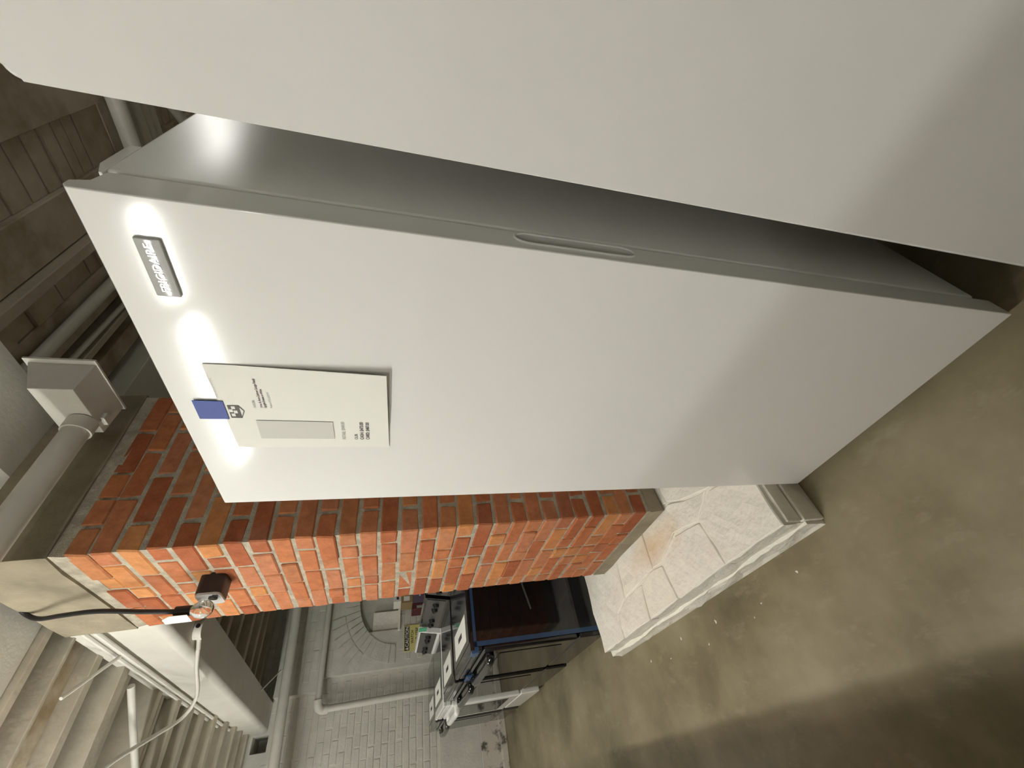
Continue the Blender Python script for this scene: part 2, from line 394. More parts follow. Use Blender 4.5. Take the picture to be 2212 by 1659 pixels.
# ------------------------------------------------------------------ upright freezer
def freezer_shell(r_, x0, x1, yf, ztop, door_r=0.004, hole=None, depth=0.70, zb=0.045, lip=True):
    zt = ztop
    if lip:
        prof = [(yf, zb), (yf, zt - 0.006), (yf + 0.008, zt), (yf + 0.021, zt), (yf + 0.024, zt - 0.021), (yf + 0.057, zt - 0.022), (yf + 0.057, zb)]
        bm = prism(prof, 'x', x0, x1, r=0.0022, seg=3)
    else:
        # flat door whose upper corners are rounded in the front view
        pts = [(x0, zb), (x1, zb)]
        R_ = 0.014
        for cx, a0 in ((x1 - R_, 0), (x0 + R_, 90)):
            for k in range(7):
                t = math.radians(a0 + 15 * k); pts.append((cx + R_ * math.cos(t), zt - R_ + R_ * math.sin(t)))
        bm = prism(pts, 'y', yf, yf + 0.06)
        bmesh.ops.bevel(bm, geom=[e for e in bm.edges if all(abs(v.co.y - yf) < 1e-5 for v in e.verts)], offset=0.006, segments=4, profile=0.5, affect='EDGES')
    bmesh.ops.recalc_face_normals(bm, faces=bm.faces)
    if hole:
        ya, yb, za, zc = hole; rr = (yb - ya) / 2
        me = bpy.data.meshes.new('a'); bm.to_mesh(me); bm.free(); oa = bpy.data.objects.new('tmp_a', me); COL.objects.link(oa)
        pts = []
        for k in range(13): t = math.radians(180 * k / 12); pts.append(((ya + yb) / 2 + rr * math.cos(t), zc - rr + rr * 1.6 * math.sin(t) - rr * 0.6))
        for k in range(13): t = math.radians(180 + 180 * k / 12); pts.append(((ya + yb) / 2 + rr * math.cos(t), za + rr + rr * 1.6 * math.sin(t) + rr * 0.6))
        b2 = prism(pts, 'x', x1 - 0.022, x1 + 0.02); bmesh.ops.recalc_face_normals(b2, faces=b2.faces)
        me2 = bpy.data.meshes.new('b'); b2.to_mesh(me2); b2.free(); ob = bpy.data.objects.new('tmp_b', me2); COL.objects.link(ob)
        md = oa.modifiers.new('b', 'BOOLEAN'); md.object = ob; md.operation = 'DIFFERENCE'; md.solver = 'EXACT'
        dg = bpy.context.evaluated_depsgraph_get(); dg.update()
        me3 = bpy.data.meshes.new_from_object(oa.evaluated_get(dg)); bm = bmesh.new(); bm.from_mesh(me3)
        bpy.data.objects.remove(oa); bpy.data.objects.remove(ob); bpy.data.meshes.remove(me3)
        # raised rim round the grip
        rim = [(x1 + 0.0005, (ya + yb) / 2 + (p[0] - (ya + yb) / 2) * 1.06, p[1]) for p in pts]
        obj('grip_rim', tb(rim + [rim[0]], 0.0022, 6), WHITE, r_, smooth=True)
    d = obj('door', bm, WHITE, r_, smooth=True, wn=True)
    yb_ = yf + 0.068
    obj('gasket', bbox(x0 + 0.01, x1 - 0.01, yf + 0.055, yb_ + 0.002, zb + 0.02, zt - 0.035), GASKET, r_)
    obj('body', bbox(x0 + 0.002, x1 - 0.002, yb_, yf + depth, 0.075, zt - 0.012, r=0.006, seg=3), WHITE_SIDE, r_, smooth=True, wn=True)
    obj('kick_plate', bbox(x0 + 0.03, x1 - 0.03, yb_ + 0.02, yb_ + 0.05, 0.02, 0.08), BLACKP, r_)
    for fx in (x0 + 0.06, x1 - 0.06):
        for fy in (yb_ + 0.07, yf + depth - 0.06):
            obj('foot', tb([(fx, fy, 0), (fx, fy, 0.08)], 0.02, 10), BLACKP, r_)
    for hx0, hx1 in ((x0 + 0.004, x0 + 0.075), (x1 - 0.075, x1 - 0.003)):
        obj('hinge_cover', prism([(yb_ - 0.008, zt - 0.014), (yb_ - 0.008, zt - 0.010), (yb_ + 0.02, zt + 0.001), (yb_ + 0.098, zt + 0.001), (yb_ + 0.1, zt - 0.014)], 'x', hx0, hx1, r=0.0015), WHITE, r_, smooth=True, wn=True)
    return d
FX0, FX1, FY, FZ = -0.972, -0.261, 0.565, 1.772
fz = root('upright_freezer', ((FX0 + FX1) / 2, FY + 0.35, 0), 'tall white upright freezer with a badge and a taped price sheet on its door', 'freezer')
freezer_shell(fz, FX0, FX1, FY, FZ, hole=(0.584, 0.6145, 1.01, 1.222))
bd = obj('badge', bbox(-0.400, -0.3135, FY - 0.005, FY + 0.001, 1.689, 1.7185, r=0.002, seg=2), SILVER, fz, smooth=True, wn=True)
tag(bd, 'silver name badge')
text('badge_lettering', 'FRIGIDAIRE', 0.0135, CHROME, bd, (-0.392, FY - 0.0052, 1.699), FRONT, ext=0.0009, width=0.071)
fz2 = root('upright_freezer', (0.22, FY + 0.35, 0), 'plain white upright freezer with no badge or sheet on its door', 'freezer')
freezer_shell(fz2, -0.160, 0.60, FY, 1.769, lip=False)

# unseen row of small freezers, added to shade the aisle floor and lower doors
SY, SZ = -0.47, 1.315
def added_shade_freezer():
    r_ = root('added_shade_freezer', (0, 0, 0), 'unseen white freezer added across the aisle to shade the floor and lower doors', 'freezer', 'freezers added across the aisle to cast shade')
    obj('door', bbox(-0.355, 0.355, -0.055, 0.0, 0.06, SZ, r=0.008), WHITE, r_, smooth=True, wn=True)
    obj('gasket', bbox(-0.34, 0.34, -0.066, -0.054, 0.08, SZ - 0.03), GASKET, r_)
    obj('body', bbox(-0.353, 0.353, -0.66, -0.065, 0.06, SZ - 0.008, r=0.008), WHITE_SIDE, r_, smooth=True, wn=True)
    obj('handle', bbox(-0.33, -0.30, 0.0, 0.02, 0.62, 0.9, r=0.006), WHITE, r_, smooth=True, wn=True)
    for fx in (-0.3, 0.3):
        for fy in (-0.6, -0.12): obj('foot', tb([(fx, fy, 0), (fx, fy, 0.065)], 0.02, 8), BLACKP, r_)
    return r_
sf = added_shade_freezer(); sx = -2.55
for i in range(7):
    o = sf if i == 0 else copy_tree(sf)
    o.location = (sx, SY, 0); sx += 0.73

# ------------------------------------------------------------------ price sheet on the door
PY = FY - 0.0015
ps = root('price_sheet', (-0.642, PY, 1.406), 'white price sheet held to the freezer door by blue tape', 'paper')
bm = bmesh.new(); nx, nz = 8, 14; grid = {}
def lift(x, z):
    a = max(0.0, (x + 0.70) / 0.172); b = max(0.0, (1.66 - z) / 0.254)
    return 0.0105 * (a ** 1.2) * b + 0.0035 * b * b * max(0.0, 1 - abs((x + 0.642) / 0.12))
def pap(x, z): return (x, PY - 0.0006 - lift(x, z), z)
for i in range(nx + 1):
    for j in range(nz + 1):
        z = 1.406 + 0.29 * j / nz; x = -0.754 + 0.225 * i / nx
        grid[i, j] = bm.verts.new(pap(x, z + 0.006 * (x + 0.642) / 0.2))
low = {k: bm.verts.new(v.co + Vector((0, 0.0004, 0))) for k, v in list(grid.items())}
for i in range(nx):
    for j in range(nz):
        bm.faces.new((grid[i, j], grid[i + 1, j], grid[i + 1, j + 1], grid[i, j + 1]))
        bm.faces.new((low[i, j], low[i, j + 1], low[i + 1, j + 1], low[i + 1, j]))
for i in range(nx):
    for j in (0, nz): bm.faces.new((grid[i, j], grid[i + 1, j], low[i + 1, j], low[i, j]))
for j in range(nz):
    for i in (0, nx): bm.faces.new((grid[i, j], grid[i, j + 1], low[i, j + 1], low[i, j]))
sheet = obj('sheet', bm, PAPER, ps, smooth=True)
obj('tape', bbox(-0.666, -0.617, PY - 0.0022, PY - 0.0014, 1.689, 1.736), BLUETAPE, ps)
def conform(o, dy):
    for v in o.data.vertices:
        p = v.co + ORG[o]; v.co.y = pap(p.x, p.z)[1] - dy - ORG[o].y
    return o
def flat(name, pts, m, parent, dy=0.0010):
    bm = bmesh.new(); bm.faces.new([bm.verts.new((p[0], PY, p[1])) for p in pts])
    z0 = min(p[1] for p in pts); z1 = max(p[1] for p in pts); x0 = min(p[0] for p in pts); x1 = max(p[0] for p in pts)
    for axis, a, b in ((0, x0, x1), (2, z0, z1)):
        for k in range(1, 8):
            co = [0, 0, 0]; no = [0, 0, 0]; co[axis] = a + (b - a) * k / 8; no[axis] = 1
            bmesh.ops.bisect_plane(bm, geom=bm.verts[:] + bm.edges[:] + bm.faces[:], plane_co=co, plane_no=no)
    return conform(obj(name, bm, m, parent), dy * 0.4)
flat('print_panel', [(-0.724, 1.511), (-0.669, 1.511), (-0.669, 1.646), (-0.724, 1.646)], PANELG, sheet, 0.0032)
flat('logo', [(-0.663, 1.685), (-0.663, 1.667), (-0.643, 1.6595), (-0.628, 1.667), (-0.628, 1.685)], LOGO, sheet, 0.0016)
for q in ((-0.658, 1.6765), (-0.6495, 1.6715), (-0.6465, 1.6785), (-0.638, 1.6735)):
    flat('logo_pane', [(q[0], q[1]), (q[0] + 0.0075, q[1]), (q[0] + 0.0075, q[1] + 0.006), (q[0], q[1] + 0.006)], PAPER, sheet, 0.0024)
flat('logo_pane', [(-0.6575, 1.6663), (-0.643, 1.6612), (-0.633, 1.6663)], PAPER, sheet, 0.0024)
def ptext(s, x, z, size, m, width, bold=0.0):
    return conform(text('print', s, size, m, sheet, (x, PY, z), FRONT, bold=bold, width=width), 0.0008)
ptext('F R I G I D A I R E', -0.608, 1.6935, 0.0068, INKL, 0.047)
ptext('FREEZER', -0.633, 1.6385, 0.0058, INKG, 0.020)
ptext('16 cu. ft. Auto Defrost Garage Ready', -0.633, 1.6280, 0.0062, INKP, 0.075, 0.0001)
ptext('Upright Freezer in White', -0.633, 1.6215, 0.0062, INKP, 0.050, 0.0001)
ptext('Model # FFFU16F2VW', -0.633, 1.6115, 0.0055, INKG, 0.043)
ptext('RETAIL: $949.00', -0.726, 1.4895, 0.0098, INKG, 0.057)
ptext('OUR', -0.7265, 1.4660, 0.0092, INK, 0.0185)
ptext('CASH: $475.00', -0.7265, 1.4545, 0.0098, INK, 0.0585, 0.00012)
ptext('CARD: $487.00', -0.7265, 1.4430, 0.0098, INK, 0.0585, 0.00012)

# ------------------------------------------------------------------ brick column on a painted stone plinth
CX, CY, CZ = -1.535, 0.774, 0.17
CW, CD = 0.745, 0.735
LEAN = -0.046
def lx(z): return LEAN * (z - CZ)
colr = root('brick_column', (CX - CW / 2, CY + CD / 2, CZ), 'square brick column with concrete bands, standing on the white painted plinth', 'column')
ZT = 2.447
def sheared(x0, x1, y0, y1, z0, z1, inset=0.0, sub=0):
    bm = bmesh.new(); vs = box(bm, x0 + inset, x1 - inset, y0 + inset, y1 - inset, z0, z1)
    if sub: bmesh.ops.subdivide_edges(bm, edges=bm.edges[:], cuts=sub, use_grid_fill=True)
    for v in bm.verts: v.co.x += lx(v.co.z)
    return bm
obj('mortar_core', sheared(CX - CW, CX, CY, CY + CD, CZ + 0.05, ZT + 0.02, inset=0.0045), MORTAR, colr)
def rough(bm, amp, sc):
    for v in bm.verts:
        n = Vector((noise3(v.co.x, v.co.y, v.co.z, sc), noise3(v.co.y + 9, v.co.z, v.co.x, sc), noise3(v.co.z, v.co.x + 5, v.co.y, sc)))
        v.co += n * amp
    return bm
obj('base_band', rough(sheared(CX - CW, CX, CY, CY + CD, 0.178, 0.245, inset=-0.001, sub=5), 0.004, 9), CONC, colr)
obj('capital', rough(sheared(CX - CW, CX, CY, CY + CD, ZT + 0.045, 2.76, inset=-0.006, sub=5), 0.006, 6), CONC, colr)
obj('capital_mortar', rough(sheared(CX - CW, CX, CY, CY + CD, ZT - 0.012, ZT + 0.06, inset=0.002, sub=5), 0.010, 12), MORTAR, colr)
BH, BL, BD, MJ = 0.066, 0.205, 0.098, 0.011
def brick_mesh(l, d, h, seed):
    rnd = random.Random(seed)
    bm = bmesh.new(); box(bm, -l / 2, l / 2, -d / 2, d / 2, -h / 2, h / 2)
    for v in bm.verts: v.co += Vector((rnd.uniform(-1, 1) * 0.003, rnd.uniform(-1, 1) * 0.0025, rnd.uniform(-1, 1) * 0.003))
    bmesh.ops.bevel(bm, geom=bm.edges[:], offset=0.0055, segments=1, affect='EDGES')
    bmesh.ops.recalc_face_normals(bm, faces=bm.faces)
    me = bpy.data.meshes.new('brick'); bm.to_mesh(me); bm.free(); me.materials.append(BRICK)
    return me
STR = [brick_mesh(BL, BD, BH, s) for s in range(6)]
HED = [brick_mesh(BD, BL, BH, 20 + s) for s in range(6)]
def place(me, x, y, z, rz=0.0, sx=1.0, sy=1.0):
    o = link('brick', me, None, colr)
    o.location = Vector((x + lx(z), y, z)) - org(colr)
    o.rotation_euler = (random.uniform(-0.012, 0.012), random.uniform(-0.012, 0.012), rz); o.scale = (sx, sy, random.uniform(0.97, 1.03))
zj = [2.447, 2.385, 2.312, 2.225, 2.146, 2.067, 1.988, 1.911, 1.83, 1.754, 1.676, 1.596, 1.52, 1.439, 1.364, 1.281, 1.204, 1.131, 1.055, 0.975, 0.899, 0.829, 0.761, 0.685, 0.613, 0.543, 0.464, 0.393, 0.331, 0.252]
back = bmesh.new()
for i, (zt, zb) in enumerate(zip(zj, zj[1:])):
    zc = (zt + zb) / 2; sz = min(1.06, (zt - zb - MJ) / BH)
    stretch = i % 2 == 0
    # front face (facing -Y): from the corner towards -X
    x = CX
    first = True
    while x > CX - CW + 0.03:
        if first: L_ = BL if stretch else BD
        else:
            L_ = BD if random.random() < 0.28 else BL * random.uniform(0.93, 1.03)
        L_ = min(L_, x - (CX - CW))
        if x - L_ - (CX - CW) < 0.06: L_ = x - (CX - CW)
        jy = random.uniform(-0.004, 0.003)
        if L_ > 0.15: place(random.choice(STR), x - L_ / 2, CY + BD / 2 + jy, zc, 0, (L_) / BL, 1)
        else:
            dep = BL
            place(random.choice(HED), x - L_ / 2, CY + dep / 2 + jy, zc, 0, L_ / BD, 1)
        x -= L_ + random.uniform(0.008, 0.015); first = False
    # right face (facing +X): from the corner towards +Y
    y = CY + (BD if stretch else BL) + MJ
    while y < CY + CD - 0.03:
        L_ = BD if random.random() < 0.15 else BL * random.uniform(0.94, 1.04)
        if CY + CD - y - L_ < 0.06: L_ = CY + CD - y
        jx = random.uniform(-0.003, 0.004)
        if L_ > 0.15: place(random.choice(STR), CX - BD / 2 + jx, y + L_ / 2, zc, math.pi / 2, L_ / BL, 1)
        else: place(random.choice(STR), CX - BD / 2 + jx, y + L_ / 2, zc, math.pi / 2, L_ / BL, 1)
        y += L_ + random.uniform(0.008, 0.015)
    # hidden faces
    y = CY + 0.11
    while y < CY + CD - 0.05:
        box(back, CX - CW + lx(zc) - 0.001, CX - CW + lx(zc) + 0.03, y, min(y + BL, CY + CD), zb + 0.006, zt - 0.006); y += BL + MJ
    x = CX - 0.12
    while x > CX - CW + 0.05:
        box(back, max(x - BL, CX - CW) + lx(zc), x + lx(zc), CY + CD - 0.03, CY + CD + 0.001, zb + 0.006, zt - 0.006); x -= BL + MJ
tag(obj('bricks_of_hidden_faces', back, BRICK, colr), kind='stuff')

# plinth: rough core, stepped right side, irregular painted slabs on top
pl = root('stone_plinth', (-1.9, 0.9, 0), 'rough white painted stone plinth under the brick column', 'plinth')
def rough_box(x0, x1, y0, y1, z0, z1, cuts, amp, sc):
    bm = bmesh.new(); nx_, ny_, nz_ = cuts
    box(bm, x0, x1, y0, y1, z0, z1)
    def cut(axis, n, a, b):
        for k in range(1, n):
            co = [0, 0, 0]; no = [0, 0, 0]; co[axis] = a + (b - a) * k / n; no[axis] = 1
            bmesh.ops.bisect_plane(bm, geom=bm.verts[:] + bm.edges[:] + bm.faces[:], plane_co=co, plane_no=no)
    cut(0, nx_, x0, x1); cut(1, ny_, y0, y1); cut(2, nz_, z0, z1)
    for v in bm.verts:
        if v.co.z < z0 + 1e-4: continue
        n = Vector((noise3(v.co.x, v.co.y, v.co.z, sc), noise3(v.co.y + 9, v.co.z, v.co.x, sc), 0.6 * noise3(v.co.z, v.co.x + 5, v.co.y, sc)))
        n += 0.4 * Vector((noise3(v.co.x, v.co.y, v.co.z, sc * 3), noise3(v.co.y + 9, v.co.z, v.co.x, sc * 3), 0))
        v.co += n * amp
    return bm
obj('core', rough_box(-2.60, -1.02, 0.448, 1.72, 0.0, 0.163, (40, 18, 5), 0.010, 7), PAINT, pl)
obj('lower_course', rough_box(-2.70, -1.012, 0.434, 1.72, 0.0, 0.075, (40, 12, 4), 0.014, 8), PAINT, pl)
obj('side_facing', bbox(-1.022, -1.008, 0.45, 1.715, 0.092, 0.150, r=0.004), PAINT, pl)
obj('side_ledge', bbox(-1.022, -1.001, 0.45, 1.715, 0.0, 0.088, r=0.004), PAINT, pl)
# top slabs: irregular polygons with narrow joints
slabs = [
    [(-1.018, 0.447), (-1.018, 0.66), (-1.24, 0.70), (-1.36, 0.63), (-1.33, 0.447)],
    [(-1.018, 0.67), (-1.018, 1.70), (-1.50, 1.70), (-1.50, 0.80), (-1.42, 0.76), (-1.24, 0.71)],
    [(-1.34, 0.447), (-1.37, 0.63), (-1.55, 0.66), (-1.72, 0.60), (-1.70, 0.447)],
    [(-1.37, 0.64), (-1.25, 0.705), (-1.42, 0.755), (-1.50, 0.79), (-1.78, 0.79), (-1.80, 0.62), (-1.73, 0.612), (-1.55, 0.672)],
    [(-1.71, 0.447), (-1.73, 0.60), (-1.81, 0.61), (-1.95, 0.60), (-1.98, 0.447)],
    [(-1.81, 0.62), (-1.79, 0.80), (-2.10, 0.82), (-2.16, 0.60), (-1.96, 0.61)],
    [(-1.99, 0.447), (-1.96, 0.60), (-2.16, 0.59), (-2.28, 0.56), (-2.30, 0.447)],
    [(-2.31, 0.447), (-2.29, 0.56), (-2.17, 0.60), (-2.11, 0.83), (-2.58, 0.90), (-2.565, 0.447)],
    [(-2.11, 0.84), (-2.58, 0.91), (-2.58, 1.70), (-1.51, 1.70), (-1.51, 0.80), (-1.79, 0.81)],
]
def slab_bm(poly, z0, z1, seed):
    bm = prism(poly, 'z', z0, z1)
    x0 = min(p[0] for p in poly); x1 = max(p[0] for p in poly); y0 = min(p[1] for p in poly); y1 = max(p[1] for p in poly)
    for axis, a, b in ((0, x0, x1), (1, y0, y1)):
        n = max(2, int((b - a) / 0.04))
        for k in range(1, n):
            co = [0, 0, 0]; no = [0, 0, 0]; co[axis] = a + (b - a) * k / n; no[axis] = 1
            bmesh.ops.bisect_plane(bm, geom=bm.verts[:] + bm.edges[:] + bm.faces[:], plane_co=co, plane_no=no)
    bmesh.ops.bevel(bm, geom=[e for e in bm.edges if len(e.link_faces) == 2 and e.calc_face_angle(0) > 1.0 and all(v.co.z > z1 - 1e-4 for v in e.verts)], offset=0.0035, segments=1, affect='EDGES')
    for v in bm.verts:
        h = -abs(0.012 * noise3(v.co.x, v.co.y, seed, 6) + 0.006 * noise3(v.co.x, v.co.y, seed, 18))
        v.co.z += h if v.co.z > z0 + 0.003 else 0
        v.co.x += 0.005 * noise3(v.co.x, v.co.y, 3 + seed, 12); v.co.y += 0.006 * noise3(v.co.y, v.co.x, 7 + seed, 12)
    return bm
def stain_mat():
    m = PAINT.copy(); m.name = 'rust_stained_paint'; nt = m.node_tree; b = nt.nodes['Principled BSDF']; N = nt.nodes.new; L = nt.links.new
    old = b.inputs['Base Color'].links[0].from_socket
    g = N('ShaderNodeNewGeometry'); mp = N('ShaderNodeMapping'); mp.vector_type = 'POINT'
    L(g.outputs['Position'], mp.inputs['Vector']); mp.inputs['Location'].default_value = (1.72 / 0.26, -0.70 / 0.10, -0.17 / 0.3)
    mp.inputs['Scale'].default_value = (1 / 0.26, 1 / 0.10, 1 / 0.3)
    ln = N('ShaderNodeVectorMath'); ln.operation = 'LENGTH'; L(mp.outputs[0], ln.inputs[0])
    nz = N('ShaderNodeTexNoise'); nz.inputs['Scale'].default_value = 9; nz.inputs['Detail'].default_value = 5; L(g.outputs['Position'], nz.inputs['Vector'])
    ad = N('ShaderNodeMath'); ad.operation = 'ADD'; L(ln.outputs['Value'], ad.inputs[0]); L(nz.outputs['Fac'], ad.inputs[1])
    mr = N('ShaderNodeMapRange'); mr.inputs['From Min'].default_value = 0.55; mr.inputs['From Max'].default_value = 1.6; mr.inputs['To Min'].default_value = 0.55; mr.inputs['To Max'].default_value = 0.0
    L(ad.outputs[0], mr.inputs['Value'])
    mx = N('ShaderNodeMix'); mx.data_type = 'RGBA'; mx.inputs['B'].default_value = (0.68, 0.42, 0.17, 1)
    L(mr.outputs[0], mx.inputs['Factor']); L(old, mx.inputs['A']); L(mx.outputs['Result'], b.inputs['Base Color'])
    return m
STAIN = stain_mat()
for i, p in enumerate(slabs):
    obj('stone', slab_bm(p, 0.12, 0.171 + 0.002 * math.sin(i * 2.3), i), STAIN, pl)

# ------------------------------------------------------------------ steel beam over the column
def bz(x): return 2.395 + 0.048 * (-1.2 - x)
beam = root('steel_beam', (-3.0, 0.94, 2.48), 'white painted steel beam carried by the brick column, running to the end wall', 'beam')
def swept(prof, x0, x1, n=1):
    bm = bmesh.new(); A = [bm.verts.new((x0, y, z + bz(x0))) for y, z in prof]; B = [bm.verts.new((x1, y, z + bz(x1))) for y, z in prof]
    bm.faces.new(A); bm.faces.new(B[::-1])
    for i in range(len(prof)): bm.faces.new((A[i], B[i], B[(i + 1) % len(prof)], A[(i + 1) % len(prof)]))
    return bm
webp = [(0.855, 0.0)] + [(0.855 - 0.045 * math.sin(t), 0.045 - 0.045 * math.cos(t)) for t in [math.radians(15 * k) for k in range(1, 7)]] + [(0.815, 0.16), (0.81, 0.27), (0.81, 0.30), (1.08, 0.30), (1.08, 0.0)]
bm_l = swept(webp, WX + 0.01, -2.1); obj('casing', bm_l, STEEL, beam, smooth=True, wn=True)
obj('top_flange', swept([(0.79, 0.29), (0.79, 0.325), (1.10, 0.325), (1.10, 0.29)], WX + 0.01, -2.1), STEEL, beam)
beam2 = root('steel_beam', (-0.2, 1.24, 2.76), 'white painted steel beam resting on the brick column over the tall freezers', 'beam')
obj('casing', prism([(1.085, 2.772), (1.095, 2.76), (1.40, 2.76), (1.40, 2.93), (1.085, 2.93)], 'x', -2.0, 2.6), STEEL, beam2, smooth=True, wn=True)
obj('top_flange', bbox(-2.0, 2.6, 1.05, 1.43, 2.86, 2.885), STEEL, beam2)

pipes_on = lambda name, pts, r, label, m=PIPEM, n=12: tag(obj(name, tb(pts, r, n), m, smooth=True, origin=pts[0]), label, 'pipe')
# thin conduits clipped along the beam front
for dy, dz in ((0.785, 0.262), (0.79, 0.226)):
    obj('conduit', tb([(x, dy, dz + bz(x)) for x in (-2.42, -3.5, -4.5, -5.4, -5.9)] + [(-6.25, dy + 0.03, dz + bz(-6.25) - 0.02)], 0.011, 8), PIPEM, beam, smooth=True)
# big conduit and pull box under the beam, right of the column
def sc(x, y, z, k=1.035): return (x * k, y * k, CAM_H + (z - CAM_H) * k)
def scbox(x0, x1, y0, y1, z0, z1, **k):
    a = sc(x0, y0, z0); b = sc(x1, y1, z1); return bbox(a[0], b[0], a[1], b[1], a[2], b[2], **k)
pb = root('pull_box', sc(-1.39, 1.3, 2.45), 'white sheet metal pull box hanging under the beam beside the column', 'electrical box')
_k = [sc(0, y, z) for y, z in ((1.19, 2.464), (1.19, 2.588), (1.318, 2.652), (1.318, 2.456))]
obj('box', prism([(p[1], p[2]) for p in _k], 'x', sc(-1.502, 0, 0)[0], sc(-1.268, 0, 0)[0], r=0.004), STEEL, pb, smooth=True, wn=True)
obj('rim', scbox(-1.51, -1.25, 1.318, 1.326, 2.452, 2.66), STEEL, pb)
obj('lug', scbox(-1.475, -1.435, 1.205, 1.235, 2.447, 2.462, r=0.003), STEEL, pb)
pc = root('conduit', sc(-1.435, 1.185, 2.5), 'fat white conduit leaving the pull box past the top of the brick column', 'pipe')
p0 = Vector(sc(-1.435, 1.186, 2.50))
obj('pipe', tb(curve([p0, p0 + Vector((0, -0.5, 0)), p0 + Vector((0, -1.20, 0)), p0 + Vector((0, -1.27, 0.08)), p0 + Vector((0, -1.27, 0.30))], 6), 0.041, 20), PIPEM, pc, smooth=True)
obj('coupling', tb([p0, p0 + Vector((0, -0.05, 0))], 0.047, 20), PIPEM, pc, smooth=True)

# ceiling pipes to the right of the column
pipes_on('ceiling_pipe', [(-1.50, 0.4, 2.86), (-1.50, 1.62, 2.86), (-1.50, 4.55, 2.86)], 0.026, 'white pipe along the ceiling joists above the freezer')
pipes_on('ceiling_pipe', [(-1.60, 0.9, 2.86), (-1.64, 2.3, 2.86), (-1.64, 4.5, 2.86)], 0.012, 'thin white conduit on the joists beside the ceiling pipe above the freezer')
pipes_on('ceiling_pipe', [(-2.2, 2.70, 2.80), (0.2, 2.70, 2.80), (1.6, 2.70, 2.80)], 0.040, 'grey pipe crossing under the ceiling joists beyond the freezer')
for k, yy in enumerate((2.93, 3.00, 3.07)):
    pipes_on('ceiling_pipe', [(-2.4, yy, 2.84), (0.2, yy, 2.84), (1.6, yy, 2.84)], 0.028, 'pipe of the bundle of three crossing the ceiling beyond the freezer')['group'] = 'bundled ceiling pipes'
pipes_on('ceiling_pipe', [(-0.70, 3.02, 2.78), (-1.06, 3.37, 2.78), (-1.6, 3.9, 2.78)], 0.03, 'short bright pipe slanting behind the three bundled ceiling pipes')

# rods and flexible cable left of the column
pipes_on('ceiling_rod', [(-2.60, 0.58, 2.765), (-2.83, 0.80, 2.70)], 0.008, 'thin white rod slanting from a joist to the steel beam', n=8)
pipes_on('ceiling_rod', [(-3.16, 0.72, 2.76), (-3.58, 0.41, 2.76), (-4.2, -0.05, 2.76)], 0.018, 'white pipe slanting across the joists behind the beam front', n=10)
rb = root('junction_box', (-3.02, 0.93, 2.475), 'round white junction box under the steel beam beside the column', 'electrical box')
zz = bz(-3.02)
obj('box', tb([(-3.02, 0.93, zz + 0.001), (-3.02, 0.93, zz - 0.045)], 0.052, 20), STEEL, rb, smooth=True)
obj('knockout', tb([(-2.968, 0.935, zz - 0.024), (-2.964, 0.935, zz - 0.024)], 0.012, 10), BLACKP, rb)
obj('clamp', tb([(-3.05, 0.895, zz - 0.02), (-3.10, 0.85, zz - 0.018)], 0.012, 10), STEEL, rb)
fc = tag(obj('flexible_conduit', tb(curve([(-3.09, 0.855, zz - 0.018), (-3.26, 0.80, 2.50), (-3.50, 0.70, 2.53), (-3.62, 0.62, 2.61), (-3.46, 0.52, 2.68), (-3.2, 0.40, 2.73), (-3.13, 0.31, 2.755)], 8), 0.011, 10), PIPEM, smooth=True, origin=(-3.09, 0.855, zz - 0.018)), 'cream flexible conduit drooping from the round junction box to the joists', 'conduit')

# pipes on the end wall
pipes_on('wall_pipe', [(-5.75, -1.2, 2.37), (-5.75, 0.47, 2.415), (-5.75, 1.84, 2.47), (-5.75, 4.4, 2.55)], 0.052, 'fat white pipe hung below the beam in front of the end wall', n=16)
pipes_on('pipe_strap', [(-5.35, 1.0, 2.62), (-5.70, 1.26, 2.51), (-5.80, 1.29, 2.47)], 0.007, 'thin strap holding the fat pipe to the steel beam', n=6)
wp = root('wall_pipe', (WX + 0.1, 0.93, 2.13), 'white pipe on the end wall turning down through an elbow', 'pipe')
obj('run', tb([(WX + 0.20, 4.4, 2.17), (WX + 0.20, 2.06, 2.155), (WX + 0.20, 0.96, 2.135)], 0.034, 14), PIPEM, wp, smooth=True)
obj('drop', tb([(WX + 0.12, 0.93, 2.10), (WX + 0.12, 0.945, 1.0), (WX + 0.12, 0.95, 0.03)], 0.036, 14), PIPEM, wp, smooth=True)
obj('elbow', tb(curve([(WX + 0.20, 1.02, 2.137), (WX + 0.18, 0.955, 2.13), (WX + 0.13, 0.93, 2.09), (WX + 0.12, 0.93, 2.03)], 5), 0.047, 14), PIPEM, wp, smooth=True)

# ------------------------------------------------------------------ small camera, bulb and cable on the column
dz = 0.0
def onc(x, y, z): return (x, y, z)
cm = root('motion_sensor', (-1.98, CY, 2.04), 'small black box sensor with a silver face fixed to the brick column', 'sensor')
YF = CY - 0.075
def rrect(x0, x1, z0, z1, r, n=5):
    out = []
    for cx, cz_, a in ((x1 - r, z1 - r, 0), (x0 + r, z1 - r, 90), (x0 + r, z0 + r, 180), (x1 - r, z0 + r, 270)):
        for k in range(n): t = math.radians(a + 90 * k / (n - 1)); out.append((cx + r * math.cos(t), cz_ + r * math.sin(t)))
    return out
obj('housing', prism(rrect(-1.965, -1.862, 2.022, 2.112, 0.02), 'y', YF + 0.004, CY + 0.004), BLACKP, cm, smooth=True)
obj('face_plate', prism(rrect(-1.965, -1.864, 2.024, 2.110, 0.02), 'y', YF - 0.004, YF + 0.004), SILVER, cm, smooth=True)
obj('lens', tb([(-1.895, YF - 0.010, 2.052), (-1.895, YF - 0.003, 2.052)], 0.016, 18), GLOSSB, cm, smooth=True)
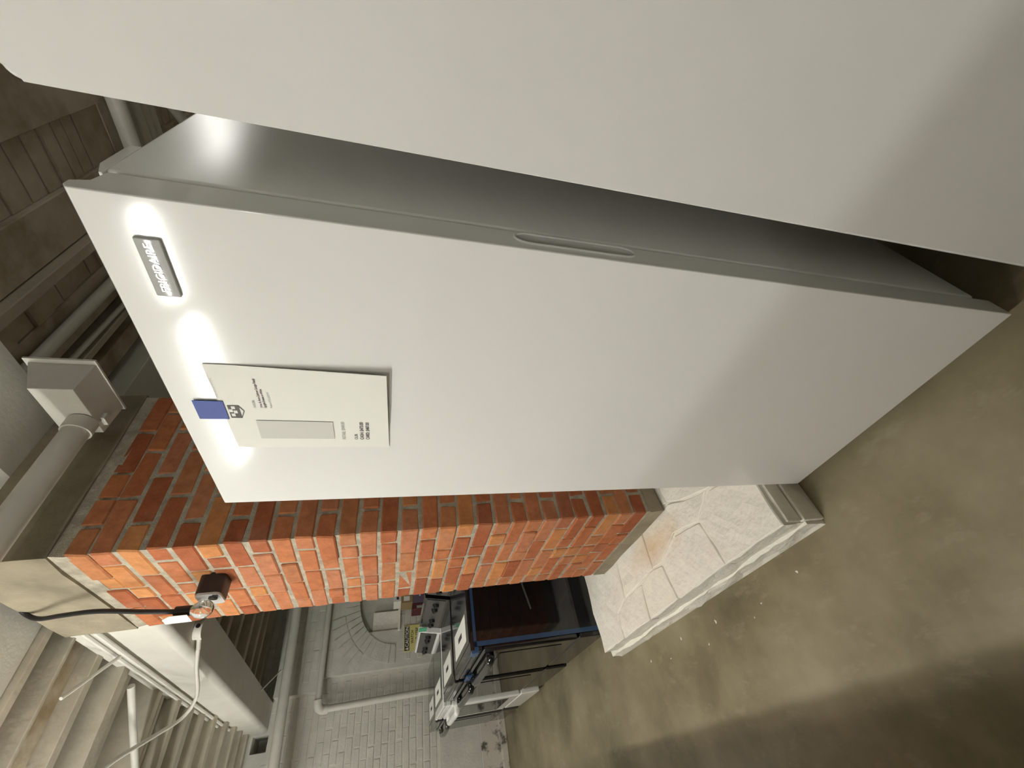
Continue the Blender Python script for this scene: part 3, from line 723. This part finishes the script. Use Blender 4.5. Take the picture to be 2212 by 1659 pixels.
obj('switch', bbox(-1.882, -1.872, YF - 0.007, YF - 0.003, 2.032, 2.05), BLACKP, cm)
bl = root('light_bulb', (-1.99, YF + 0.01, 2.13), 'unlit clear glass bulb hanging by its cable in front of the brick column', 'bulb')
BXc, BYc = -1.892, YF - 0.046
def zs(z): return CAM_H + (z - CAM_H) * 0.952
prof = [(2.070, 0.004), (2.075, 0.020), (2.090, 0.031), (2.108, 0.034), (2.126, 0.030), (2.140, 0.020), (2.150, 0.014)]
obj('glass', tb([(BXc, BYc, zs(z)) for z, r in prof], [r * 0.95 for z, r in prof], 18), CLEAR, bl, smooth=True)
obj('socket', tb([(BXc, BYc, zs(2.145)), (BXc, BYc, zs(2.20))], 0.018, 16), BLACKP, bl, smooth=True)
obj('tag', prism([(BXc - 0.048, zs(2.150)), (BXc + 0.025, zs(2.146)), (BXc + 0.025, zs(2.205)), (BXc - 0.008, zs(2.238)), (BXc - 0.052, zs(2.24)), (BXc - 0.05, zs(2.20))], 'y', BYc - 0.024, BYc - 0.0225), PAPER, bl)
obj('cable', tb(curve([(BXc, BYc, zs(2.195)), (-1.905, 0.668, 2.27), (-1.935, 0.695, 2.43), (-2.0, 0.715, 2.57), (-2.07, 0.735, 2.68), (-2.09, 0.76, 2.74), (-2.05, 0.79, 2.775)], 8), 0.0085, 10), CABLE, bl, smooth=True)

# ------------------------------------------------------------------ kitchen ranges along the aisle
def stove(x0, x1, yf, body_m, label, door_m=GLASSB, top_m=GREYTOP, handle='bar', knobs=True, film=False, zt=0.91, guard=True, sheet=True, cx=None):
    cx = (x0 + x1) / 2; yb = yf + 0.64
    r_ = root('kitchen_range', (cx, yf + 0.3, 0), label, 'range')
    obj('body', bbox(x0, x1, yf + 0.045, yb, 0.05, zt - 0.03, r=0.008, seg=2), body_m, r_, smooth=True, wn=True)
    obj('cooktop', bbox(x0 - 0.003, x1 + 0.003, yf + 0.005, yb - 0.03, zt - 0.03, zt, r=0.010, seg=3), body_m, r_, smooth=True, wn=True)
    gl = obj('glass_top', bbox(x0 + 0.025, x1 - 0.025, yf + 0.06, yb - 0.08, zt, zt + 0.004, r=0.0015, seg=1), top_m, r_)
    d = obj('oven_door', bbox(x0 + 0.006, x1 - 0.006, yf, yf + 0.045, 0.24, zt - 0.075, r=0.016, seg=4), body_m if door_m is not GLASSB or body_m is not GLOSSB else GLOSSB, r_, smooth=True, wn=True)
    obj('window', bbox(x0 + 0.09, x1 - 0.09, yf - 0.003, yf + 0.002, 0.33, zt - 0.19, r=0.001, seg=1), door_m, d)
    obj('control_strip', bbox(x0 + 0.002, x1 - 0.002, yf + 0.008, yf + 0.05, zt - 0.07, zt - 0.028, r=0.008, seg=3), body_m, r_, smooth=True, wn=True)
    hz = zt - 0.125
    pts = curve([(x0 + 0.07, yf + 0.005, hz), (x0 + 0.09, yf - 0.038, hz), (cx, yf - 0.058 if handle == 'curved' else yf - 0.042, hz), (x1 - 0.09, yf - 0.038, hz), (x1 - 0.07, yf + 0.005, hz)], 8)
    obj('handle', tb(pts, 0.024, 12), body_m if handle != 'steel' else STAINL, d, smooth=True)
    obj('drawer', bbox(x0 + 0.006, x1 - 0.006, yf + 0.004, yf + 0.045, 0.055, 0.232, r=0.012, seg=3), body_m, r_, smooth=True, wn=True)
    for fx in (x0 + 0.07, x1 - 0.07):
        for fy in (yf + 0.1, yb - 0.08): obj('foot', tb([(fx, fy, 0), (fx, fy, 0.055)], 0.018, 8), BLACKP, r_)
    if guard:
        g = obj('backguard', prism([(yb - 0.085, zt - 0.03), (yb - 0.045, zt + 0.195), (yb, zt + 0.20), (yb, zt - 0.03)], 'x', x0 + 0.004, x1 - 0.004, r=0.006), body_m, r_, smooth=True, wn=True)
        sl = 0.040 / 0.225
        def gp(z, off): return yb - 0.085 + (z - (zt - 0.03)) * sl - off
        pz = [(gp(zt + 0.03, 0.004), zt + 0.03), (gp(zt + 0.180, 0.004), zt + 0.180), (gp(zt + 0.180, -0.002), zt + 0.180), (gp(zt + 0.03, -0.002), zt + 0.03)]
        obj('control_panel', prism(pz, 'x', x0 + 0.03, x1 - 0.03), GREYP, g)
        if knobs:
            for fx in (x0 + 0.12, x0 + 0.24, x1 - 0.24, x1 - 0.12):
                y = gp(zt + 0.105, 0.004)
                obj('knob', tb([(fx, y + 0.004, zt + 0.105), (fx, y - 0.026, zt + 0.100)], [0.027, 0.021], 14), BLACKP, g, smooth=True)
    if sheet:
        s_ = obj('instruction_sheet', bbox(cx - 0.25, cx + 0.27, yf + 0.09, yf + 0.24, zt + 0.0045, zt + 0.0055), PAPER, r_)
        obj('print_bar', bbox(cx - 0.06, cx + 0.10, yf + 0.15, yf + 0.18, zt + 0.0056, zt + 0.0062), INK, s_)
    if film:
        t = 0.003
        obj('blue_film', bbox(x1 - 0.001, x1 + t, yf + 0.03, yf + 0.055, 0.06, zt - 0.02), FILM, r_)
        obj('blue_film', bbox(x1 - 0.004, x1 + t, yf + 0.03, yb - 0.02, zt - 0.038, zt - 0.02), FILM, r_)
        obj('blue_film', bbox(x0 + 0.01, x0 + 0.16, yf - 0.012, yf + 0.001, zt - 0.10, zt - 0.06, r=0.003), FILM, r_)
        obj('blue_film', bbox(x1 - 0.09, x1 + 0.002, yf - 0.004, yf + 0.03, zt - 0.05, zt - 0.005, r=0.004), FILM, r_)
    return r_
r1 = stove(-3.50, -2.74, 0.565, GLOSSB, 'black kitchen range with blue protective film on its edges, beside the plinth', film=True, zt=0.925)
obj('rib', tb([(-2.736, 0.76, 0.52), (-2.736, 1.17, 0.60)], 0.006, 6), GREYP, r1)
r2 = stove(-4.30, -3.54, 0.555, GLOSSB, 'black kitchen range standing between the film-wrapped range and the white range', zt=0.925)
r3 = stove(-5.13, -4.37, 0.535, WHITE, 'white kitchen range with a black oven window and dark control panel', zt=0.925)
r4 = stove(-5.98, -5.22, 0.53, GREYTOP, 'dark kitchen range with a bowed handle, beside the painted end wall', handle='curved', zt=0.915, guard=False)
tag(obj('sticker', bbox(-4.31, -4.20, 1.110, 1.113, 1.06, 1.13), GREEN, r2), 'green sticker')

# ------------------------------------------------------------------ caution sign and cartons by the end wall
sg = root('caution_sign', (PX + 0.02, 1.53, 1.0), 'yellow and black caution sign on the painted end wall', 'sign')
sx_ = PX + 0.018
pn = obj('panel', bbox(sx_, sx_ + 0.004, 1.385, 1.685, 0.98, 1.205), YELLOW, sg)
hd = obj('header', bbox(sx_ + 0.004, sx_ + 0.0055, 1.395, 1.675, 1.135, 1.197), SIGNB, sg)
text('lettering', 'CAUTION', 0.058, SIGNW, hd, (sx_ + 0.0063, 1.436, 1.145), RIGHT, bold=0.0012, width=0.232)
tri = prism([(1.400, 1.146), (1.432, 1.146), (1.416, 1.19)], 'x', sx_ + 0.0055, sx_ + 0.0064); obj('warning_symbol', tri, SIGNW, hd)
text('lettering', 'WATCH', 0.048, SIGNB, pn, (sx_ + 0.0048, 1.47, 1.083), RIGHT, bold=0.0008, width=0.15)
text('lettering', 'YOUR STEP', 0.048, SIGNB, pn, (sx_ + 0.0048, 1.425, 1.025), RIGHT, bold=0.0008, width=0.225)

def carton(x0, x1, y0, y1, z0, z1, m, label):
    r_ = root('carton', ((x0 + x1) / 2, (y0 + y1) / 2, z0), label, 'box', 'cartons stacked by the end wall')
    obj('box', bbox(x0, x1, y0, y1, z0, z1, r=0.003, seg=1), m, r_)
    return r_
bx0, bx1 = -6.12, -5.84
carton(bx0 - 0.05, bx1 + 0.0, 1.70, 2.16, 0.0, 0.965, CARD, 'tall brown carton at the bottom of the stack by the end wall')
c = carton(bx0, bx1, 1.775, 1.845, 0.966, 1.115, MAROON, 'maroon carton beside the purple carton on the stack')
obj('label', bbox(bx1, bx1 + 0.001, 1.785, 1.815, 0.99, 1.06), INKG, c)
c = carton(bx0, bx1, 1.85, 2.10, 0.966, 1.107, PURPLE, 'dusky purple carton under the brown carton with a white label')
obj('label', bbox(bx1, bx1 + 0.001, 1.93, 1.95, 1.01, 1.03), PAPER, c)
c = carton(bx0, bx1, 1.86, 2.09, 1.108, 1.255, CARD, 'small brown carton with a white label on the stack')
obj('label', bbox(bx1, bx1 + 0.001, 1.885, 1.94, 1.15, 1.225), PAPER, c)
c = carton(bx0, bx1, 1.885, 2.05, 1.256, 1.35, SIGNW, 'white carton with a black mark on top of the stack')
obj('label', bbox(bx1, bx1 + 0.001, 1.91, 1.945, 1.285, 1.315), INK, c)

# ------------------------------------------------------------------ flakes of white paint fallen off the plinth
for x, y, a, k in ((-1.45, 0.33, 0.3, 0.7), (-1.52, 0.30, 1.2, 0.5), (-1.75, 0.35, 2.0, 1.2), (-1.86, 0.29, 0.8, 0.9), (-2.05, 0.36, 1.7, 1.1), (-2.2, 0.31, 0.2, 0.8), (-1.22, 0.36, 2.6, 0.8), (-2.4, 0.34, 1.1, 1.0)):
    bm = bmesh.new(); n = 6; k *= 0.7
    pts = [((0.009 + 0.005 * math.sin(3 * t + a)) * k * math.cos(t), (0.006 + 0.003 * math.cos(2 * t + a)) * k * math.sin(t)) for t in [2 * math.pi * q / n for q in range(n)]]
    prism([(x + p[0] * math.cos(a) - p[1] * math.sin(a), y + p[0] * math.sin(a) + p[1] * math.cos(a)) for p in pts], 'z', 0.0, 0.002, bm=bm)
    tag(obj('paint_flake', bm, PAINT, origin=(x, y, 0)), 'small white paint flake on the floor in front of the plinth', 'debris', 'paint flakes by the plinth')
